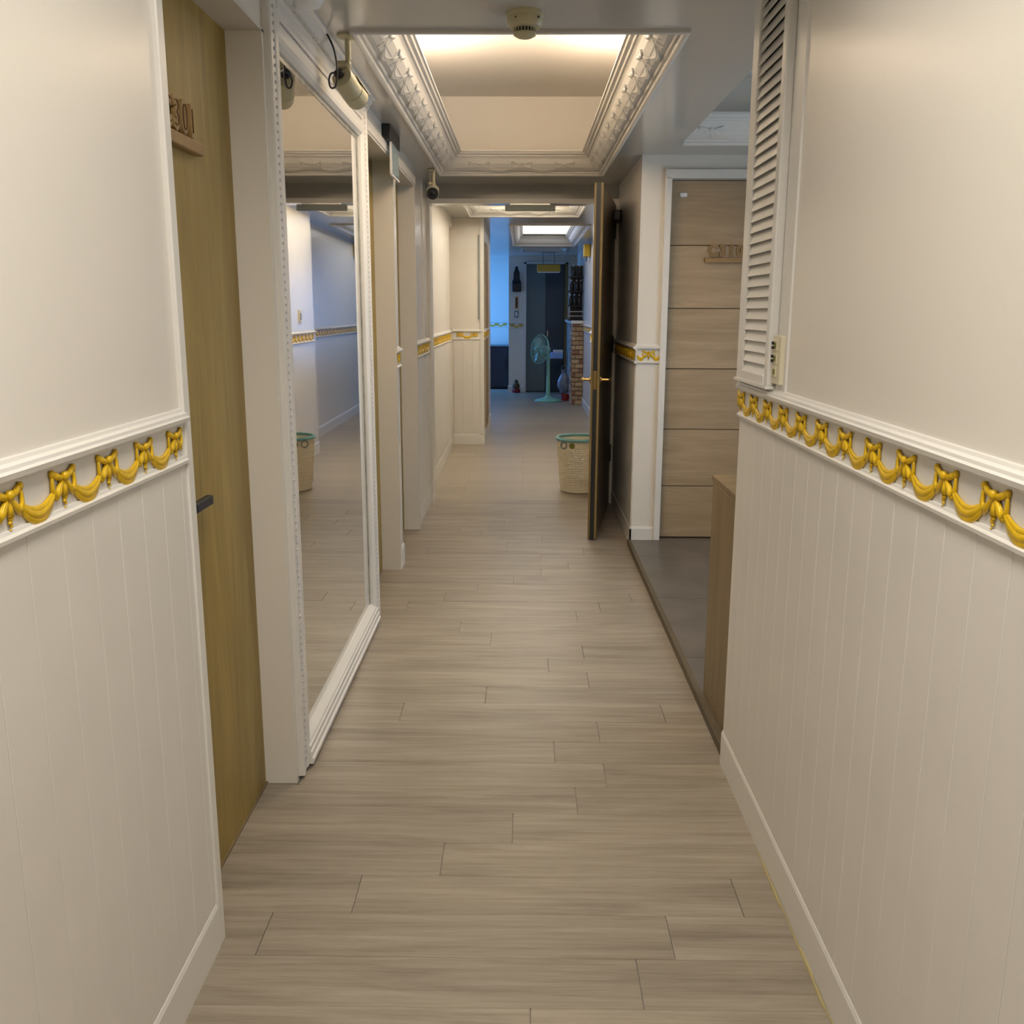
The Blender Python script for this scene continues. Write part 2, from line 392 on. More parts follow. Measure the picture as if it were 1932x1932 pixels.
# ends
wall('wall_back', -.9, .8, -2.7, -2.6, 0, CZ)
wb = wall('wall_back', -.26, .02, 16.6, 16.8, 0, CZ2)
wall('wall_back', .02, .74, 16.6, 16.8, 2.17, CZ2); wall('wall_back', .74, .89, 16.6, 16.8, 0, CZ2)
wb_blue = wall('wall_back', -2.0, -.2, 17.7, 17.9, 0, CZ2)
wall('wall_back', -.26, -.2, 16.8, 17.7, 0, CZ2)
# beam and casing of the doorway halfway down the corridor
wall('wall_middle', -.86, .80, 6.9, 7.05, 2.12, 2.4, mat='ceil')  # darker ceiling paint on the beam stands in for its shade
t = trim_root((0, 6.9, 2.1))
MB().box(-.685, .66, 6.872, 6.9, 2.118, 2.150).build('header_board', M['trim'], t)
MB().box(-.692, -.662, 6.88, 7.06, 0, 2.118).build('side_casing', M['trim'], t)
MB().box(.618, .662, 6.86, 7.06, 0, 2.118).build('side_casing', M['trim'], t)
MB().box(-.86, -.692, 6.9, 7.05, 0, 2.12).box(.662, .80, 6.9, 7.05, 0, 2.12).build('jamb_core', M['paint'], t)
# white casing at wall ends and door recesses
t = trim_root((-.68, 1.87, 0))
MB().box(-.70, -.6665, 1.852, 1.886, 0, CZ).build('corner_casing', M['trim'], t, bevel=.003)
t = trim_root((-.72, 2.0, 2.09))
MB().box(-.80, -.672, 2.6, 2.622, 0, 2.09).build('door_jamb', M['paint'], t)
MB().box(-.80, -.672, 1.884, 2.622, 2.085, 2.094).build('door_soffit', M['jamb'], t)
for y0, y1 in ((4.17, 5.0), (5.16, 5.97)):
    t = trim_root((-.7, y0, 0))
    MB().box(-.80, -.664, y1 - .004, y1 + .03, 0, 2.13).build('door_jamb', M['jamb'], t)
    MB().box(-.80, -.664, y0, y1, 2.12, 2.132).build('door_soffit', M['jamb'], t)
    MB().box(-.675, -.660, y0 + .0, y1 + .03, 2.132, 2.175).build('head_casing', M['trim'], t)
t = trim_root((-.68, 6.5, 0))
MB().box(-.69, -.677, 6.55, 6.58, .11, CZ).build('cover_strip', M['trim'], t)
MB().box(.630, .638, 2.30, 2.385, 1.196, CZ).build('cover_strip', M['trim'], t)

# chair rails with gold swags
TOPP = [(0, 1.168), (.010, 1.168), (.012, 1.173), (.020, 1.175), (.022, 1.183), (.017, 1.186), (.016, 1.191), (.008, 1.194), (.006, 1.199), (0, 1.200)]
BOTP = [(0, 1.088), (.006, 1.089), (.014, 1.093), (.015, 1.099), (.010, 1.102), (.009, 1.107), (0, 1.108)]
ROT = {'x+': math.radians(90), 'x-': math.radians(-90), 'y-': 0.0}
def rail(a0, a1, base, nd, first, n, dz=0, drape_last=True, spacing=.15):
    loc = (base, a0, 1.14) if nd[0] == 'x' else (a0, base, 1.14)
    t = trim_root(loc)
    up_ = lambda P: [(p, z + dz) for p, z in P]
    MB().prism(up_(TOPP), a0, a1, base, nd).build('top_molding', M['trim'], t)
    MB().prism(up_([(0, 1.106), (.006, 1.106), (.006, 1.170), (0, 1.170)]), a0, a1, base, nd).build('frieze_board', M['trim'], t)
    MB().prism(up_(BOTP), a0, a1, base, nd).build('bottom_molding', M['trim'], t)
    for q in range(n):
        s = first + q * spacing
        d = {'x+': 1, 'x-': -1, 'y-': 1}[nd]
        s2 = s if d > 0 else s + spacing
        n_ = .0065
        def mm(sv):
            p = {'x+': (base + n_, sv, 1.137 + dz), 'x-': (base - n_, sv, 1.137 + dz), 'y-': (sv, base - n_, 1.137 + dz)}[nd]
            return Matrix.Translation(p) @ Matrix.Rotation(ROT[nd], 4, 'Z')
        if a0 <= s <= a1 - .01: orn(BOW_G, 'bow', t, mm(s))
        if s >= a0 - .02 and s + spacing <= a1 + .03: orn(DRAPE_G, 'swag', t, mm(s2))
    return t
rail(-.5, 1.852, -.677, 'x+', 1.795 - .15 * 10, 11)
rail(-.5, 2.758, .635, 'x-', 1.237 - .15 * 6, 17)
rail(4.998, 5.162, -.672, 'x+', 5.08, 1)
rail(5.975, 6.87, -.685, 'x+', 6.05, 6)
rail(7.06, 9.6, -.735, 'x+', 7.13, 17)
rail(-.735, -.42, 9.97, 'y-', -.66, 3)
rail(9.97, 11.3, -.42, 'x+', 10.05, 9)
tp = rail(.658, .79, 5.6, 'y-', .728, 1)
for sg in (-1, 1): orn(DRAPE_G, 'swag', tp, Matrix.Translation((.728 + sg * .012, 5.5935, 1.137)) @ Matrix.Diagonal((.44 * sg, 1, .9, 1)))
rail(5.58, 6.86, .658, 'x-', 5.66, 8)
rail(7.06, 9.348, .655, 'x-', 7.13, 15)
rail(9.352, 14.34, .89, 'x-', 9.45, 32)
rail(-.26, .0, 16.6, 'y-', -.2, 2)
rail(-.9, -.26, 17.7, 'y-', -.8, 4)

# baseboards
BBP = [(0, 0), (.010, 0), (.010, .098), (.007, .108), (.003, .112), (0, .112)]
def bb(side, a0, a1, base, nd): return struct(MB().prism(BBP, a0, a1, base, nd).build('baseboard_' + side, M['trim']))
bb('left', -2.6, 1.852, -.677, 'x+'); bb('right', -2.6, 2.758, .635, 'x-')
bb('left', 4.998, 5.162, -.672, 'x+'); bb('left', 5.975, 6.88, -.685, 'x+'); bb('left', 7.06, 9.6, -.735, 'x+')
bb('left', -.735, -.42, 9.97, 'y-'); bb('left', 9.96, 12.1, -.42, 'x+')
bb('right', 5.59, 6.86, .658, 'x-'); bb('right', .648, .80, 5.6, 'y-'); bb('right', 7.06, 9.35, .655, 'x-'); bb('right', 9.35, 14.34, .89, 'x-')
bb('back', -.27, .0, 16.6, 'y-')
# wainscot boards
def boards(par, a0, a1, base, nd, w_=.098, z0=.10, z1=1.09, start=None):
    a = a0 if start is None else start
    while a < a1 - .01:
        lo, hi = max(a, a0), min(a + w_, a1)
        lo2, hi2 = lo + .0004, hi - .0004
        # board with chamfered long edges
        prof = [(lo2, 0), (lo2, .0054), (lo2 + .0011, .006), (hi2 - .0011, .006), (hi2, .0054), (hi2, 0)]
        f = {'x+': lambda p, z: (base + p[1], p[0], z), 'x-': lambda p, z: (base - p[1], p[0], z), 'y-': lambda p, z: (p[0], base - p[1], z)}[nd]
        MB().grid([[f(p, z) for p in prof] for z in (z0, z1)]).build('board', M['board'], par)
        a += w_
boards(wl_near, .55, 1.852, -.677, 'x+', start=.55)
boards(wr_near, .55, 2.755, .635, 'x-', start=.498)
boards(wl_p3, 5.98, 6.88, -.685, 'x+'); boards(wl_z2, 7.06, 9.6, -.735, 'x+'); boards(wl_w4, -.73, -.43, 9.97, 'y-')
boards(wr_p, 5.61, 6.85, .658, 'x-')
struct(MB().box(.78, 1.85, 5.76, 5.80, 0, CZ).build('wall_right', M['paint'])); struct(MB().box(-.1, .9, 16.85, 16.9, 0, CZ2).build('wall_back', M['paint']))  # blocker walls added behind the doors to stop stray background light
# caulk smear along the right baseboard
ck = MB(); ys = [1.55 + i * .03 for i in range(24)]
ck.tube([(.6245 - .004 * random.random(), y, .001) for y in ys], [.001 + .0035 * random.random() for _ in ys], 6)
tag(ck.build('caulk_smear', M['seal']), 'yellowed caulk smear along foot of the right white baseboard', 'caulk')

# ------------------------------------------------------------------ doors
def text_mesh(txt, size, ext, off, name):
    c = bpy.data.curves.new(name, 'FONT'); c.body = txt; c.size = size; c.extrude = ext; c.offset = off; c.align_x = 'CENTER'; c.space_character = 1.4
    o = bpy.data.objects.new(name, c); COL.objects.link(o)
    dg = bpy.context.evaluated_depsgraph_get(); me = bpy.data.meshes.new_from_object(o.evaluated_get(dg))
    bpy.data.objects.remove(o); bpy.data.curves.remove(c)
    me.materials.clear(); return me
def number_sign(parent, txt, p, nd, width, shift=.026):
    # ledge and cut-out wooden numerals
    s = empty('number_sign', p); s.parent = parent; s.location = Vector(p) - wl(parent); LOC[s.name] = Vector(p)
    s['label'] = 'small wooden ledge with cut-out room number'
    R_ = Matrix.Rotation(ROT[nd], 4, 'Z')
    h = width / 2
    base = MB().box(-h, h, -.022, 0, -.028, 0)
    b = base.build('ledge', M['signwood'], None, bevel=.004); b.parent = s; b.matrix_local = R_
    for nm, ext, off, mat, dy in (('numeral_plate', .0045, .0058, 'signwood', -.0075), ('numeral', .0012, -.0040, 'signdark', -.0132)):
        me = text_mesh(txt, .088, ext, off, nm); me.materials.append(M[mat])
        o = bpy.data.objects.new(nm, me); COL.objects.link(o); o.parent = s
        o.matrix_local = R_ @ Matrix.Translation((shift, dy, .012)) @ Matrix.Rotation(math.radians(90), 4, 'X') @ Matrix.Scale(.80, 4, (1, 0, 0))
    return s
d1 = MB().box(-.81, -.766, 1.75, 2.602, .006, 2.086).build('door_1', M['door301'], None, loc=(-.766, 2.2, 0)); struct(d1)
MB().box(-.81, -.760, 1.885, 2.60, 0, .006).build('threshold_strip', M['cabwood'], d1)
hd = MB(); hd.tube([(-.766, 2.065, .955), (-.735, 2.065, .955)], .009, 10); hd.lathe([(.024, 0), (.024, .008), (.02, .010)], (-.766, 2.065, .955), 20, (1, 0, 0))
hd.box(-.742, -.724, 2.055, 2.165, .944, .966)
hd.build('handle', M['black'], d1, bevel=.003)['label'] = 'black lever handle'
number_sign(d1, 'C301', (-.766, 2.165, 1.765), 'x+', .30)
for n_, y0, y1 in ((2, 4.17, 5.0), (3, 5.16, 5.97)):
    d = struct(MB().box(-.82, -.766, y0, y1, .006, 2.125).build('door_%d' % n_, M['door301']))
    MB().box(-.774, -.735, y0 + .06, y0 + .08, .96, .98).box(-.752, -.735, y0 + .06, y0 + .17, .958, .982).build('handle', M['black'], d)
d = struct(MB().box(-.83, -.79, 9.6, 9.96, .006, 2.2).build('door_4', M['signwood']))
MB().box(-.79, -.75, 9.66, 9.68, .97, .99).build('handle', M['steel'], d)
# alcove door of horizontal planks
da = empty('door_5', (1.27, 5.66, .03), kind='structure')
zs = [.034, .352, .697, 1.056, 1.405, 1.76, 2.117]
for a, b in zip(zs[:-1], zs[1:]):
    MB().box(.83, 1.73, 5.655, 5.70, a + .002, b - .002).build('plank', M['panelwood'], da, bevel=.002, seg=1)
MB().box(.825, 1.735, 5.664, 5.70, .03, 2.12).build('backing', M['signdark'], da)
MB().box(.79, .828, 5.575, 5.70, .03, 2.125).build('frame', M['trim'], da, bevel=.004); MB().box(1.732, 1.775, 5.575, 5.70, .03, 2.125).build('frame', M['trim'], da)
MB().box(.79, 1.775, 5.575, 5.70, 2.118, 2.165).build('frame', M['trim'], da)
number_sign(da, 'C310', (1.19, 5.655, 1.69), 'y-', .30, -.030)
MB().box(.885, .925, 5.646, 5.655, 2.026, 2.047).box(.892, .903, 5.640, 5.648, 2.022, 2.035).build('door_bumper', M['white'], da, bevel=.002)['label'] = 'small white plastic clip'
hd = MB(); hd.tube([(1.66, 5.655, .98), (1.66, 5.60, .98), (1.55, 5.60, .98)], .009, 8); hd.build('handle', M['black'], da)
# open fire door leaf
hx, hy, fx, fy = .608, 6.845, .426, 5.683
ang = math.atan2(fy - hy, fx - hx); ln = math.hypot(fx - hx, fy - hy)
leaf = empty('door_6', (hx, hy, 0), kind='structure'); leaf.rotation_euler = (0, 0, ang)
def lp(name, mat, *bs, bevel=0, smooth=False):
    mb = MB()
    for b in bs: mb.box(*b)
    me = mb.build(name, M[mat], None, bevel=bevel); me.parent = leaf; return me
T_ = .026
lp('panel', 'darkwood', (0, ln - .02, -T_ + .001, T_ - .001, .012, 2.105))
lp('edge_lipping', 'edgewood', (ln - .02, ln, -T_, -T_ + .0125, .012, 2.108)); lp('edge_lipping', 'edgewood', (ln - .02, ln, T_ - .0125, T_, .012, 2.108))
lp('edge_groove', 'black', (ln - .02, ln - .004, -T_ + .0125, T_ - .0125, .012, 2.106))
lp('latch_plate', 'brass', (ln - .006, ln - .001, -.010, .010, .93, 1.04))
for s in (-1, 1):
    mb = MB(); mb.lathe([(.026, 0), (.026, .008), (.02, .010)], (ln - .06, s * T_, .985), 20, (0, s, 0))
    mb.tube([(ln - .06, s * T_, .985), (ln - .06, s * (T_ + .050), .985), (ln - .075, s * (T_ + .056), .985), (ln - .18, s * (T_ + .056), .985)], .0085, 8)
    o = mb.build('lever', M['brass'], None); o.parent = leaf; o['label'] = 'brass lever handle'
for z in (.32, 1.1, 1.88): lp('hinge', 'blackmetal', (-.012, .035, T_ - .004, T_ + .006, z, z + .12))
lp('closer_body', 'blackmetal', (.05, .30, T_, T_ + .05, 1.98, 2.04), bevel=.006)
mb = MB(); mb.tube([(.20, T_ + .025, 2.045), (.12, T_ + .10, 2.05), (.02, T_ + .04, 2.06)], .008, 8); o = mb.build('closer_arm', M['blackmetal'], None); o.parent = leaf
# magnetic lock on the header
mg = empty('magnetic_lock', (.04, 6.87, 2.07), 'grey rectangular magnetic lock under the corridor doorway beam', 'door lock')
MB().box(-.135, .216, 6.875, 6.915, 2.069, 2.110).build('lock_body', M['grey'], mg, bevel=.003)
MB().box(-.10, .18, 6.88, 6.91, 2.110, 2.119).build('mounting_plate', M['steel'], mg)
# far double door
dd = empty('door_7', (.37, 16.68, 0), kind='structure')
MB().box(.04, .37, 16.68, 16.72, .01, 2.17).build('leaf', M['navy'], dd); MB().box(.372, .70, 16.69, 16.73, .01, 2.17).build('leaf', M['navy2'], dd)
MB().box(.0, .04, 16.57, 16.74, 0, 2.19).build('frame', M['trim'], dd); MB().box(.70, .75, 16.57, 16.74, 0, 2.19).build('frame', M['edgewood'], dd); MB().box(.0, .75, 16.57, 16.74, 2.165, 2.20).build('frame', M['trim'], dd)
MB().box(.40, .42, 16.64, 16.69, .95, 1.05).build('handle', M['steel'], dd)
# windows: alcove and far left room
def window(n, x0, x1, y0, y1, z0, z1):
    r = empty('window_%d' % n, ((x0 + x1) / 2, (y0 + y1) / 2, z0), kind='structure')
    e = .05
    MB().box(x0, x1, y0, y0 + e, z0, z1).box(x0, x1, y1 - e, y1, z0, z1).box(x0, x1, y0 + e, y1 - e, z0, z0 + e).box(x0, x1, y0 + e, y1 - e, z1 - e, z1).build('window_frame', M['white'], r)
    ym = (y0 + y1) / 2
    MB().box(x0, x1, ym - .02, ym + .02, z0 + e, z1 - e).build('mullion', M['white'], r)
    xm = (x0 + x1) / 2
    for a, b in ((y0 + e, ym - .02), (ym + .02, y1 - e)): MB().box(xm - .004, xm + .004, a, b, z0 + e, z1 - e).build('pane', M['daypane'], r)
window(1, 1.86, 1.92, 3.4, 5.0, .45, 2.05)
window(2, -1.90, -1.84, 15.1, 17.7, .45, 2.15)

# ------------------------------------------------------------------ alcove platform
pf = struct(MB().box(.652, 1.85, 2.76, 5.76, 0, .0235).build('floor', M['grout']))
for i in range(2):
    for j in range(4):
        x0 = .654 + i * .60; y0 = 2.80 + j * .80 - .0; y1 = min(y0 + .797, 5.598) if j < 3 else 5.654
        if y0 < 5.55: MB().box(x0, x0 + .597, y0, y1, .024, .030).build('tile', M['tile'], pf, loc=(x0, y0, 0))
t = trim_root((.645, 4.2, 0)); MB().box(.634, .656, 2.762, 5.595, 0, .034).build('platform_edge', M['edgedark'], t, bevel=.002)
# shoe cabinet
cb = empty('shoe_cabinet', (1.1, 3.02, .03), 'low taupe wood shoe cabinet on the raised tile alcove floor', 'cabinet')
MB().box(.660, .682, 2.775, 3.235, .03, .812).build('side_panel', M['cabwood'], cb, bevel=.001, seg=1)
MB().box(1.60, 1.622, 2.775, 3.235, .03, .812).build('side_panel', M['cabwood'], cb)
MB().box(.660, 1.622, 2.775, 3.262, .812, .832).build('top', M['cabwood'], cb, bevel=.001, seg=1)
MB().box(.682, 1.60, 2.775, 3.20, .05, .80).build('body', M['cabwood'], cb)
for i in range(3):
    x0 = .664 + i * .318
    dr = MB().box(x0, x0 + .314, 3.237, 3.257, .07, .808).build('door', M['cabwood'], cb, bevel=.001, seg=1)
    MB().lathe([(.006, 0), (.006, .012), (.012, .018), (.010, .026)], (x0 + .28, 3.257, .70), 12, (0, 1, 0)).build('knob', M['steel'], dr)
MB().box(.68, 1.60, 2.80, 3.21, .03, .05).build('plinth', M['signdark'], cb)

# ------------------------------------------------------------------ tall mirror
GX = lambda y: -.681 - .0018 * (y - 3.4)   # the pane hangs very slightly out of true
mr = empty('wall_mirror', (-.70, 3.39, .01), 'tall white framed wall mirror with beaded stiles on the left wall', 'mirror')
def stile(y0, y1, inner_hi, tail):
    w_ = y1 - y0
    pr = [(0, -.711), (0, -.658), (.004, -.654), (.018, -.654), (.024, -.657), (.032, -.659), (.056, -.659), (.060, -.656)] + [(w_ + a, x) for a, x in tail]
    return MB().grid([[(x, (y0 + u) if inner_hi else (y1 - u), z) for u, x in pr] for z in (.012, 2.19)])
stile(2.622, 2.732, True, [(-.014, -.657), (-.004, -.664), (0, -.674), (0, -.711)]).build('stile', M['trim'], mr)
stile(4.062, 4.17, False, [(-.016, -.657), (-.004, -.668), (0, -.678), (0, -.711)]).build('stile', M['trim'], mr)
def railm(prof, name):
    return MB().prism(prof, 2.70, 4.10, 0, 'x+').build(name, M['trim'], mr)
railm([(-.711, .012), (-.644, .012), (-.642, .028), (-.648, .032), (-.647, .050), (-.652, .054), (-.651, .070), (-.656, .074), (-.656, .078), (-.659, .082), (-.680, .100), (-.711, .100)], 'bottom_rail')
railm([(-.711, 2.082), (-.672, 2.082), (-.660, 2.092), (-.656, 2.104), (-.655, 2.120), (-.659, 2.124), (-.659, 2.160), (-.654, 2.166), (-.654, 2.186), (-.711, 2.19)], 'top_rail')
MB().grid([[(-.711, 2.70, z), (GX(2.70), 2.70, z), (GX(4.10), 4.10, z), (-.711, 4.10, z)] for z in (.05, 2.14)]).build('mirror_glass', M['mirror'], mr)
ed = MB(); ed.box(-.690, -.6805, 4.040, 4.066, .09, 2.09); ed.box(-.690, -.6790, 2.735, 4.042, 2.066, 2.09)
ed.build('silvered_edge', M['silver'], mr)['label'] = 'tarnished silver inner border'
bd = MB()
for y in (2.668, 4.124):
    z = .05
    while z < 2.17: bd.ball((-.658, y, z), .0050, 6, (.7, 1, 1)); z += .0205
z = 2.75
while z < 4.05: bd.ball((-.658, z, 2.142), .005, 6, (.7, 1, 1)); z += .0205
tag(bd.build('bead_trim', M['bead'], mr), kind='stuff')
t = trim_root((-.66, 3.4, 2.2))
MB().prism([(0, 2.19), (.018, 2.19), (.022, 2.198), (.026, 2.200), (.030, 2.212), (.045, 2.228), (.048, 2.236), (.058, 2.238), (.058, CZ), (0, CZ)], 2.622, 4.17, -.675, 'x+').build('crown_molding', M['trim'], t)
dn = MB(); y = 2.64
while y < 4.15: dn.box(-.652, -.640, y, y + .009, 2.200, 2.210); y += .018
tag(dn.build('dentil_row', M['trim'], t), kind='stuff')

# ------------------------------------------------------------------ louvre vent panel on right wall
lv = empty('louvre_vent', (.62, 2.56, 1.2), 'tall white louvre vent panel above chair rail on right wall', 'vent')
MB().box(.612, .635, 2.685, 2.752, 1.205, CZ - .004).build('stile', M['trim'], lv, bevel=.004)
MB().box(.612, .635, 2.402, 2.440, 1.205, CZ - .004).build('stile', M['trim'], lv, bevel=.004)
MB().box(.610, .635, 2.44, 2.685, 1.205, 1.232).build('bottom_rail', M['trim'], lv, bevel=.003)
MB().box(.612, .635, 2.44, 2.685, 2.215, CZ - .004).build('top_rail', M['trim'], lv)
MB().box(.606, .635, 2.395, 2.755, 1.1985, 1.206).build('sill', M['trim'], lv)
MB().box(.632, .6345, 2.44, 2.685, 1.232, 2.215).build('backing', M['black'], lv)
z = 1.232; dz = .0283
while z < 2.21:
    MB().grid([[(.614, y, z - .001), (.617, y, z - .001), (.631, y, z + dz - .004), (.628, y, z + dz - .0025)] if False else [(.6135, y, z - .004), (.616, y, z - .0045), (.6285, y, z + dz + .0005), (.626, y, z + dz + .001)] for y in (2.441, 2.684)]).build('slat', M['trim'], lv)
    z += dz
# switch plate
sw = empty('light_switch', (.634, 2.385, 1.215), 'ivory three gang light switch plate beside the louvre vent', 'switch')
MB().box(.6205, .635, 2.322, 2.398, 1.214, 1.332).build('plate', M['cream2'], sw, bevel=.002)
for i, z in enumerate((1.232, 1.264, 1.296)):
    m_ = MB().box(.6175, .6206, 2.350, 2.388, z, z + .026).build('switch_module', M['cream2'], sw, bevel=.001)
    MB().box(.6158, .6177, 2.355, 2.369, z + .006, z + .019).build('rocker', M['olive'], m_)
    if i: MB().box(.6130, .6177, 2.373, 2.383, z + .003, z + .010).box(.6130, .6177, 2.373, 2.383, z + .014, z + .021).build('indicator', M['black'], m_)

# ------------------------------------------------------------------ ceiling devices
sd = empty('smoke_detector', (-.002, 3.02, CZ), 'round ivory smoke detector on the ceiling before the light tray', 'smoke detector')
C0 = (-.002, 3.02, CZ)
MB().lathe([(.056, 0), (.056, -.010), (.053, -.012), (.053, -.030), (.046, -.040), (.034, -.043)], C0, 32).build('body', M['cream'], sd, smooth=True)
MB().lathe([(.026, -.043), (.026, -.057)], C0, 20).build('sensor_core', M['black'], sd)
vn = MB()
for k in range(20):
    a = 2 * math.pi * k / 20; c, s = math.cos(a), math.sin(a)
    vn.tube([(C0[0] + c * .031, C0[1] + s * .031, CZ - .042), (C0[0] + c * .031, C0[1] + s * .031, CZ - .058)], .0018, 4)
tag(vn.build('vent_fins', M['cream'], sd), kind='stuff')
MB().lathe([(.034, -.056), (.033, -.062), (.022, -.068), (.004, -.070)], C0, 24).build('cap', M['cream'], sd, smooth=True)
MB().ball((-.028, 2.975, CZ - .024), .003, 6).build('indicator', M['black'], sd); MB().ball((.038, 2.982, CZ - .022), .0035, 6).build('indicator', M['black'], sd)
def camera(loc, joint, ctr, axis, length, r, label):
    o = empty('security_camera', loc, label, 'camera', 'ceiling security cameras')
    x, y, z = loc
    MB().lathe([(.034, 0), (.034, -.006), (.028, -.010), (.012, -.013)], loc, 24).build('mount_base', M['cream'], o, smooth=True)
    MB().tube([(x, y, z - .01), (x, y, joint[2] + .012)], .0095, 12).build('stem', M['cream'], o, smooth=True)
    k = MB(); k.ball(joint, .014, 10); k.lathe([(.004, -.012), (.013, -.012), (.013, .012), (.004, .012)], (joint[0] - .018, joint[1], joint[2]), 12, (1, 0, 0)); k.tube([joint, (Vector(ctr) + Vector((0, 0, r)))], .009, 8)
    k.build('joint_knob', M['cream'], o, smooth=True)
    a = Vector(axis).normalized(); c = Vector(ctr); h = length / 2
    MB().lathe([(r * .55, -h), (r * .92, -h + .004), (r, -h + .014), (r, h * .25), (r * 1.05, h * .27), (r * 1.05, h * .92), (r, h)], c, 28, a).build('body', M['cream'], o, smooth=True)
    MB().lathe([(r * .98, h - .002), (r * .98, h + .002), (r * .75, h + .002)], c, 24, a).build('front_glass', M['black'], o)
    MB().lathe([(r * .38, -.006), (r * .38, .004), (r * .2, .006)], c + a * (h + .002), 16, a).build('lens', M['blackmetal'], o)
    # sun hood
    side = a.cross(Vector((0, 0, 1))).normalized(); upv = side.cross(a)
    hd_ = MB(); rings = []
    for rr in (r * 1.09, r * 1.16):
        for q in (-h * .2, h * 1.16):
            rings.append([c + a * q + (side * math.cos(t_) + upv * math.sin(t_)) * rr for t_ in [math.radians(25 + 13 * i) for i in range(11)]])
    hd_.grid([rings[0], rings[1], rings[3], rings[2], rings[0]], closed_u=False, cap=False).build('hood', M['cream2'], o, smooth=True)
    return o, c - a * h, a
c1, rear, ax = camera((-.566, 3.25, CZ), (-.571, 3.262, 2.160), (-.572, 3.30, 2.098), (.26, .80, -.36), .125, .036, 'ivory bullet security camera hanging beside the tall mirror')
g = MB(); g.lathe([(.016, 0), (.016, -.010), (.008, -.018)], rear - Vector((.004, 0, -.004)), 14, ax); g.build('cable_gland', M['black'], c1)
g = rear - ax * .016
pts = [(-.632, 3.205, CZ), (-.622, 3.21, 2.235), (-.606, 3.215, 2.20), (-.598, 3.22, 2.16), (-.597, 3.22, 2.12), (-.603, 3.215, 2.085), (-.616, 3.21, 2.080), (-.622, 3.21, 2.10), (-.614, 3.21, 2.122), tuple(g)]
def smooth_path(P, n=6):
    out = []; P = [Vector(p) for p in P]; Q = [P[0]] + P + [P[-1]]
    for i in range(1, len(Q) - 2):
        for k in range(n):
            t = k / n; a, b, c, d = Q[i - 1], Q[i], Q[i + 1], Q[i + 2]
            out.append(.5 * ((2 * b) + (-a + c) * t + (2 * a - 5 * b + 4 * c - d) * t * t + (-a + 3 * b - 3 * c + d) * t ** 3))
    out.append(P[-1]); return out
MB().tube(smooth_path(pts), .0032, 6).build('cable', M['black'], c1, smooth=True)
c2, rear2, ax2 = camera((-.563, 6.15, CZ), (-.563, 6.15, 2.155), (-.566, 6.12, 2.105), (.05, -.93, -.28), .11, .036, 'bullet security camera facing viewer near the corridor doorway')
MB().tube(smooth_path([(-.588, 6.17, CZ - .01), (-.59, 6.18, 2.19), (-.578, 6.19, 2.14), tuple(rear2)]), .004, 6).build('cable', M['cream'], c2)
# exit sign hung at the left wall
es = empty('hanging_sign', (-.64, 4.9, 2.03), 'pale blue acrylic hanging sign with black bracket at left wall', 'sign')
MB().box(-.668, -.632, 4.70, 5.06, 2.175, CZ - .001).build('bracket', M['black'], es, bevel=.004)
MB().box(-.643, -.637, 4.772, 5.04, 2.030, 2.178).build('panel', M['acrylic'], es)
MB().box(-.645, -.635, 4.766, 4.772, 2.026, 2.178).box(-.645, -.635, 4.766, 5.045, 2.024, 2.030).build('edge_strip', M['white'], es)
rd = empty('ceiling_dome', (-.655, 2.76, CZ), 'round white dome fixture at ceiling above the wooden door', 'ceiling lamp')
MB().lathe([(.055, 0), (.055, -.012), (.045, -.026), (.02, -.036), (.004, -.037)], (-.615, 2.86, CZ), 28).build('dome', M['white'], rd, smooth=True)
MB().lathe([(.056, 0), (.059, -.006), (.056, -.012)], (-.615, 2.86, CZ), 28).build('rim', M['steel'], rd)

# ------------------------------------------------------------------ laundry basket
bk = empty('laundry_basket', (.445, 7.36, 0), 'beige lattice laundry basket with teal rim behind the open door', 'basket')
bc = (.445, 7.36)
def ell(z, r, n=48): return [(bc[0] + r * math.cos(2 * math.pi * k / n), bc[1] + r * math.sin(2 * math.pi * k / n), z) for k in range(n)]
rz = lambda z: .148 + .032 * z / .43
MB().lathe([(rz(0) - .01, .001), (rz(0), .006), (rz(.07), .07), (rz(.07) - .004, .072), (rz(0) - .006, .012), (.001, .010)], (*bc, 0), 40).build('base', M['basket'], bk, smooth=True)
lt = MB()
for i in range(17):
    z = .075 + i * .0178; p = ell(z, rz(z)); lt.tube(p + [p[0]], .0046, 4)
for k in range(60):
    a = 2 * math.pi * k / 60; lt.tube([(bc[0] + math.cos(a) * rz(z), bc[1] + math.sin(a) * rz(z), z) for z in (.06, .38)], .0042, 4)
tag(lt.build('lattice', M['basket'], bk), kind='stuff')
MB().lathe([(rz(.365), .365), (rz(.41), .41), (rz(.41) - .004, .41), (rz(.365) - .004, .365)], (*bc, 0), 40, ring=True).build('collar', M['basket'], bk, smooth=True)
MB().lathe([(rz(.43) - .006, .405), (rz(.43) + .010, .405), (rz(.43) + .013, .418), (rz(.43) + .004, .430), (rz(.43) - .010, .428)], (*bc, 0), 48, ring=True).build('rim', M['teal'], bk, smooth=True)
a = math.radians(222); hc = Vector((bc[0] + math.cos(a) * (rz(.37) + .003), bc[1] + math.sin(a) * (rz(.37) + .003), .375)); tg = Vector((-math.sin(a), math.cos(a), 0))
MB().tube([hc + tg * .03 * math.cos(q) + Vector((0, 0, .026 * math.sin(q))) for q in [2 * math.pi * k / 20 for k in range(21)]], .006, 6).build('handle', M['grey'], bk, smooth=True)
a = math.radians(247); hc = Vector((bc[0] + math.cos(a) * (rz(.37) + .002), bc[1] + math.sin(a) * (rz(.37) + .002), .375))
